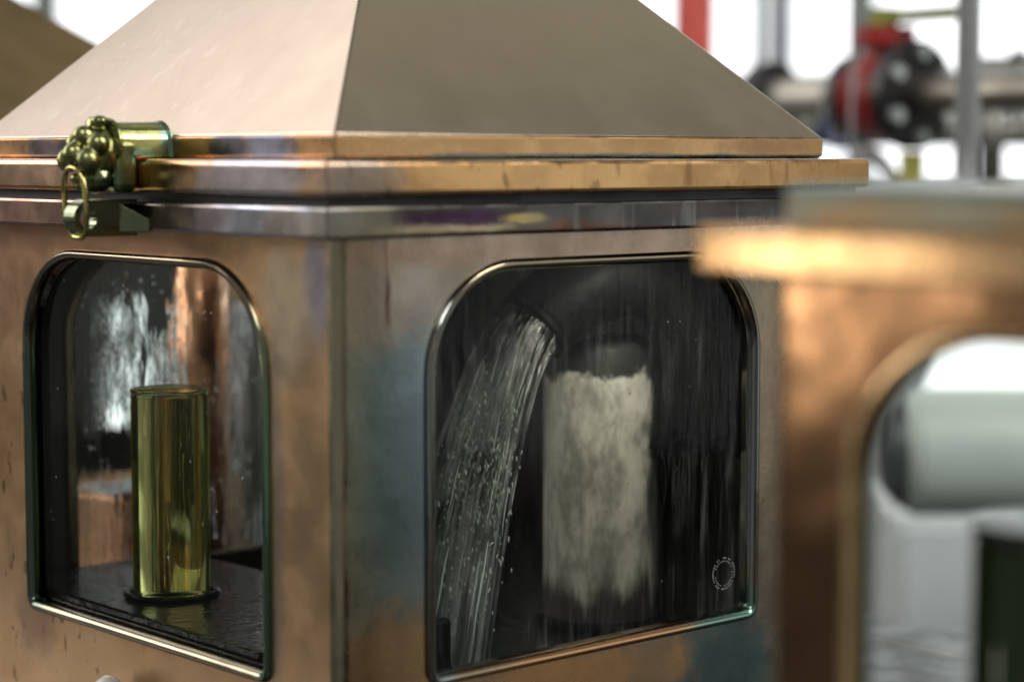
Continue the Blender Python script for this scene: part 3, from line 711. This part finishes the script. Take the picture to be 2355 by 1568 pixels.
# valve and pipe run at 3 m, along a slightly turned horizontal line
VY = 3.0
def pz(y, Y): return CAM_Z - (y - 355) / 4870 * Y
v = thing('flanged_valve', 'red valve with black bolted flanges and olive lever', 'valve', (px(2022, VY), VY, pz(222, VY)), R(-52))
blk = plain('black_flange_paint', (.012, .012, .014), .35); redv = plain('dark_red_valve_paint', (.33, .025, .02), .35)
olive = plain('olive_lever_paint', (.24, .27, .05), .5); boltm = plain('zinc_bolt', (.75, .80, .78), .35, .6)
def shift(bm, d): bmesh.ops.translate(bm, verts=bm.verts, vec=d); return bm
def xl(bm):                                              # turn a lathe from z to x axis
    bmesh.ops.rotate(bm, verts=bm.verts, cent=(0, 0, 0), matrix=Matrix.Rotation(R(90), 3, 'Y')); return bm
obj('valve_body', xl(lathe([(0, -.045), (.050, -.045), (.056, -.02), (.060, 0), (.056, .02), (.050, .045), (0, .045)], 32)), redv, v, smooth=True)
for x0, x1, fr_ in ((.0455, .068, .076), (-.060, -.0455, .058)):
    fl = obj('flange', xl(lathe([(0, x0), (fr_, x0), (fr_, x1), (0, x1)], 40)), blk if x0 > 0 else plain('grey_flange_paint', (.13, .13, .14), .4), v, bevel=.003)
    for i in range(6):
        t = R(30 + 60 * i); s = 1 if x0 > 0 else -1; xb = x1 if s > 0 else x0
        bm = xl(lathe([(0, xb), (.0105, xb), (.0105, xb + s * .012), (0, xb + s * .012)], 6)); bmesh.ops.translate(bm, verts=bm.verts, vec=(0, (fr_ - .018) * math.cos(t), (fr_ - .018) * math.sin(t)))
        obj('bolt', bm, boltm, fl)
obj('bonnet', lathe([(0, .05), (.030, .05), (.028, .066), (.046, .070), (.046, .095), (0, .095)], 28), redv, v)
obj('lever', box((-.012, -.012, .100), (.16, .012, .118)), olive, v, bevel=.004)
obj('lever_hub', lathe([(0, .095), (.022, .095), (.022, .122), (0, .122)], 20), olive, v)
pw = plain('cream_pipe_lagging', (.48, .46, .40), .35, .5)
ps = thing('valve_pipe', 'cream and steel pipe run with black flange either side of the red valve', 'pipe', v.location, R(-52))
obj('left_run', xl(lathe([(0, -.50), (.030, -.50), (.030, -.0685), (0, -.0685)], 28)), pw, ps, smooth=False)
obj('right_run', xl(lathe([(0, .0685), (.026, .0685), (.026, .50), (0, .50)], 28)), plain('dull_run_steel', (.26, .24, .20), .35, .8), ps)
obj('left_flange', xl(lathe([(.0305, -.235), (.055, -.235), (.055, -.205), (.0305, -.205)], 28)), blk, ps, bevel=.003)
obj('left_support', box((-.47, -.02, FL - v.location.z), (-.43, .02, -.0295)), frame_m, ps)
obj('right_support', box((.43, -.02, FL - v.location.z), (.47, .02, -.0335)), frame_m, ps)
# grey tank outlet at the far right and vertical drop pipe
dkst = plain('dull_grey_steel', (.20, .20, .18), .4, .8)
post('drop_pipe', px(2275, 3.4), 3.4, .020, dkst, 'dull grey drop pipe behind the stainless pipe', 'pipe', z1=pz(190, 3.4), FL=.385)
hp = thing('grey_duct', 'dull grey horizontal duct resting on the drop pipe', 'duct', (px(2275, 3.4), 3.4, pz(190, 3.4)))
obj('duct_body', xl(lathe([(0, -.02), (.040, -.02), (.040, .75), (0, .75)], 32)), dkst, hp, smooth=False)
obj('duct_collar', xl(lathe([(.0405, .03), (.052, .03), (.052, .05), (.0405, .05)], 32)), dkst, hp)
# hose and yellow post below the valve
hpts = [(-.045, 0, 0)] + [(-.045 + .003 * i, 0, .045 * math.sin(math.pi * i / 30)) for i in range(31)] + [(.045, 0, 0)]
hs = obj('drain_hose', tube(hpts[1:-1], .010, 12), plain('white_rubber', (.75, .76, .75), .4), v, smooth=True); hs.location = (-.01, -.02, -.125); hs.rotation_euler = (0, 0, R(52))
obj('drain_stub', shift(lathe([(0, -.125), (.017, -.125), (.017, -.078), (0, -.078)], 20), (.057, 0, 0)), plain('yellow_green_paint', (.55, .52, .12), .45), v)

rk = thing('pipe_run', 'dull silver horizontal pipe run with a dark blue hand wheel behind the valve', 'pipe', (px(1840, 3.8), 3.8, FL))
rz_ = pz(300, 3.8) - FL
obj('run', shift(xl(lathe([(0, -.25), (.030, -.25), (.030, .50), (0, .50)], 28)), (0, 0, rz_)), dkst, rk)
obj('upper_run', shift(xl(lathe([(0, -.25), (.016, -.25), (.016, .50), (0, .50)], 20)), (0, 0, rz_ + .085)), steel, rk)
obj('pipe_leg', box((-.02, -.02, 0), (.02, .02, rz_ - .028)), frame_m, rk)
obj('riser', lathe([(0, rz_ + .0295), (.012, rz_ + .0295), (.012, rz_ + .075), (0, rz_ + .075)], 16), dkst, rk)
hw_ = obj('hand_wheel', tube([(.06 + .03 * math.cos(t), -.05, rz_ + .03 * math.sin(t)) for t in [6.2832 * i / 24 for i in range(24)]], .008, 8, closed=True), plain('blue_paint', (.02, .035, .16), .4), rk, smooth=True)
obj('spindle', tube([(.06, -.055, rz_), (.06, -.025, rz_)], .010, 12), steel, hw_)
# pale tank with dark end seen through the near safe's window
tk = thing('pale_tank', 'pale grey green horizontal tank seen through the orange safe window', 'tank', (px(2075, 3.2), 3.2, FL))
tz = pz(1040, 3.2) - FL
tm = plain('pale_tank_paint', (.56, .61, .58), .35, 0, .08)
obj('tank_shell', shift(xl(lathe([(0, .0), (.085, .0), (.098, .02), (.098, .9), (0, .9)], 40)), (0, 0, tz)), tm, tk, smooth=False)
obj('tank_end', shift(xl(lathe([(0, -.03), (.06, -.026), (.088, -.001), (0, -.001)], 40)), (0, 0, tz)), plain('dark_rubber_end', (.05, .06, .065), .3), tk, smooth=True)
for xx in (.2, .75): obj('tank_leg', box((xx, -.04, 0), (xx + .04, .04, tz - .09)), tm, tk)
wb = thing('white_cabinet', 'glossy white cabinet on the floor below the pale tank', 'cabinet', (px(2060, 3.9), 3.9, FL))
obj('carcass', box((0, 0, 0), (.9, .4, pz(1190, 3.9) - FL)), plain('white_enamel', (.80, .81, .84), .3, 0, .04, bumps=.01), wb, bevel=.006)
obj('door', box((.02, -.018, .05), (.42, -.001, pz(1215, 3.9) - FL)), plain('white_enamel_door', (.78, .79, .84), .3, 0, .04, bumps=.01), wb, bevel=.004)
obj('handle', tube([(.36, -.03, .25), (.36, -.03, .38)], .006, 10), steel, wb)
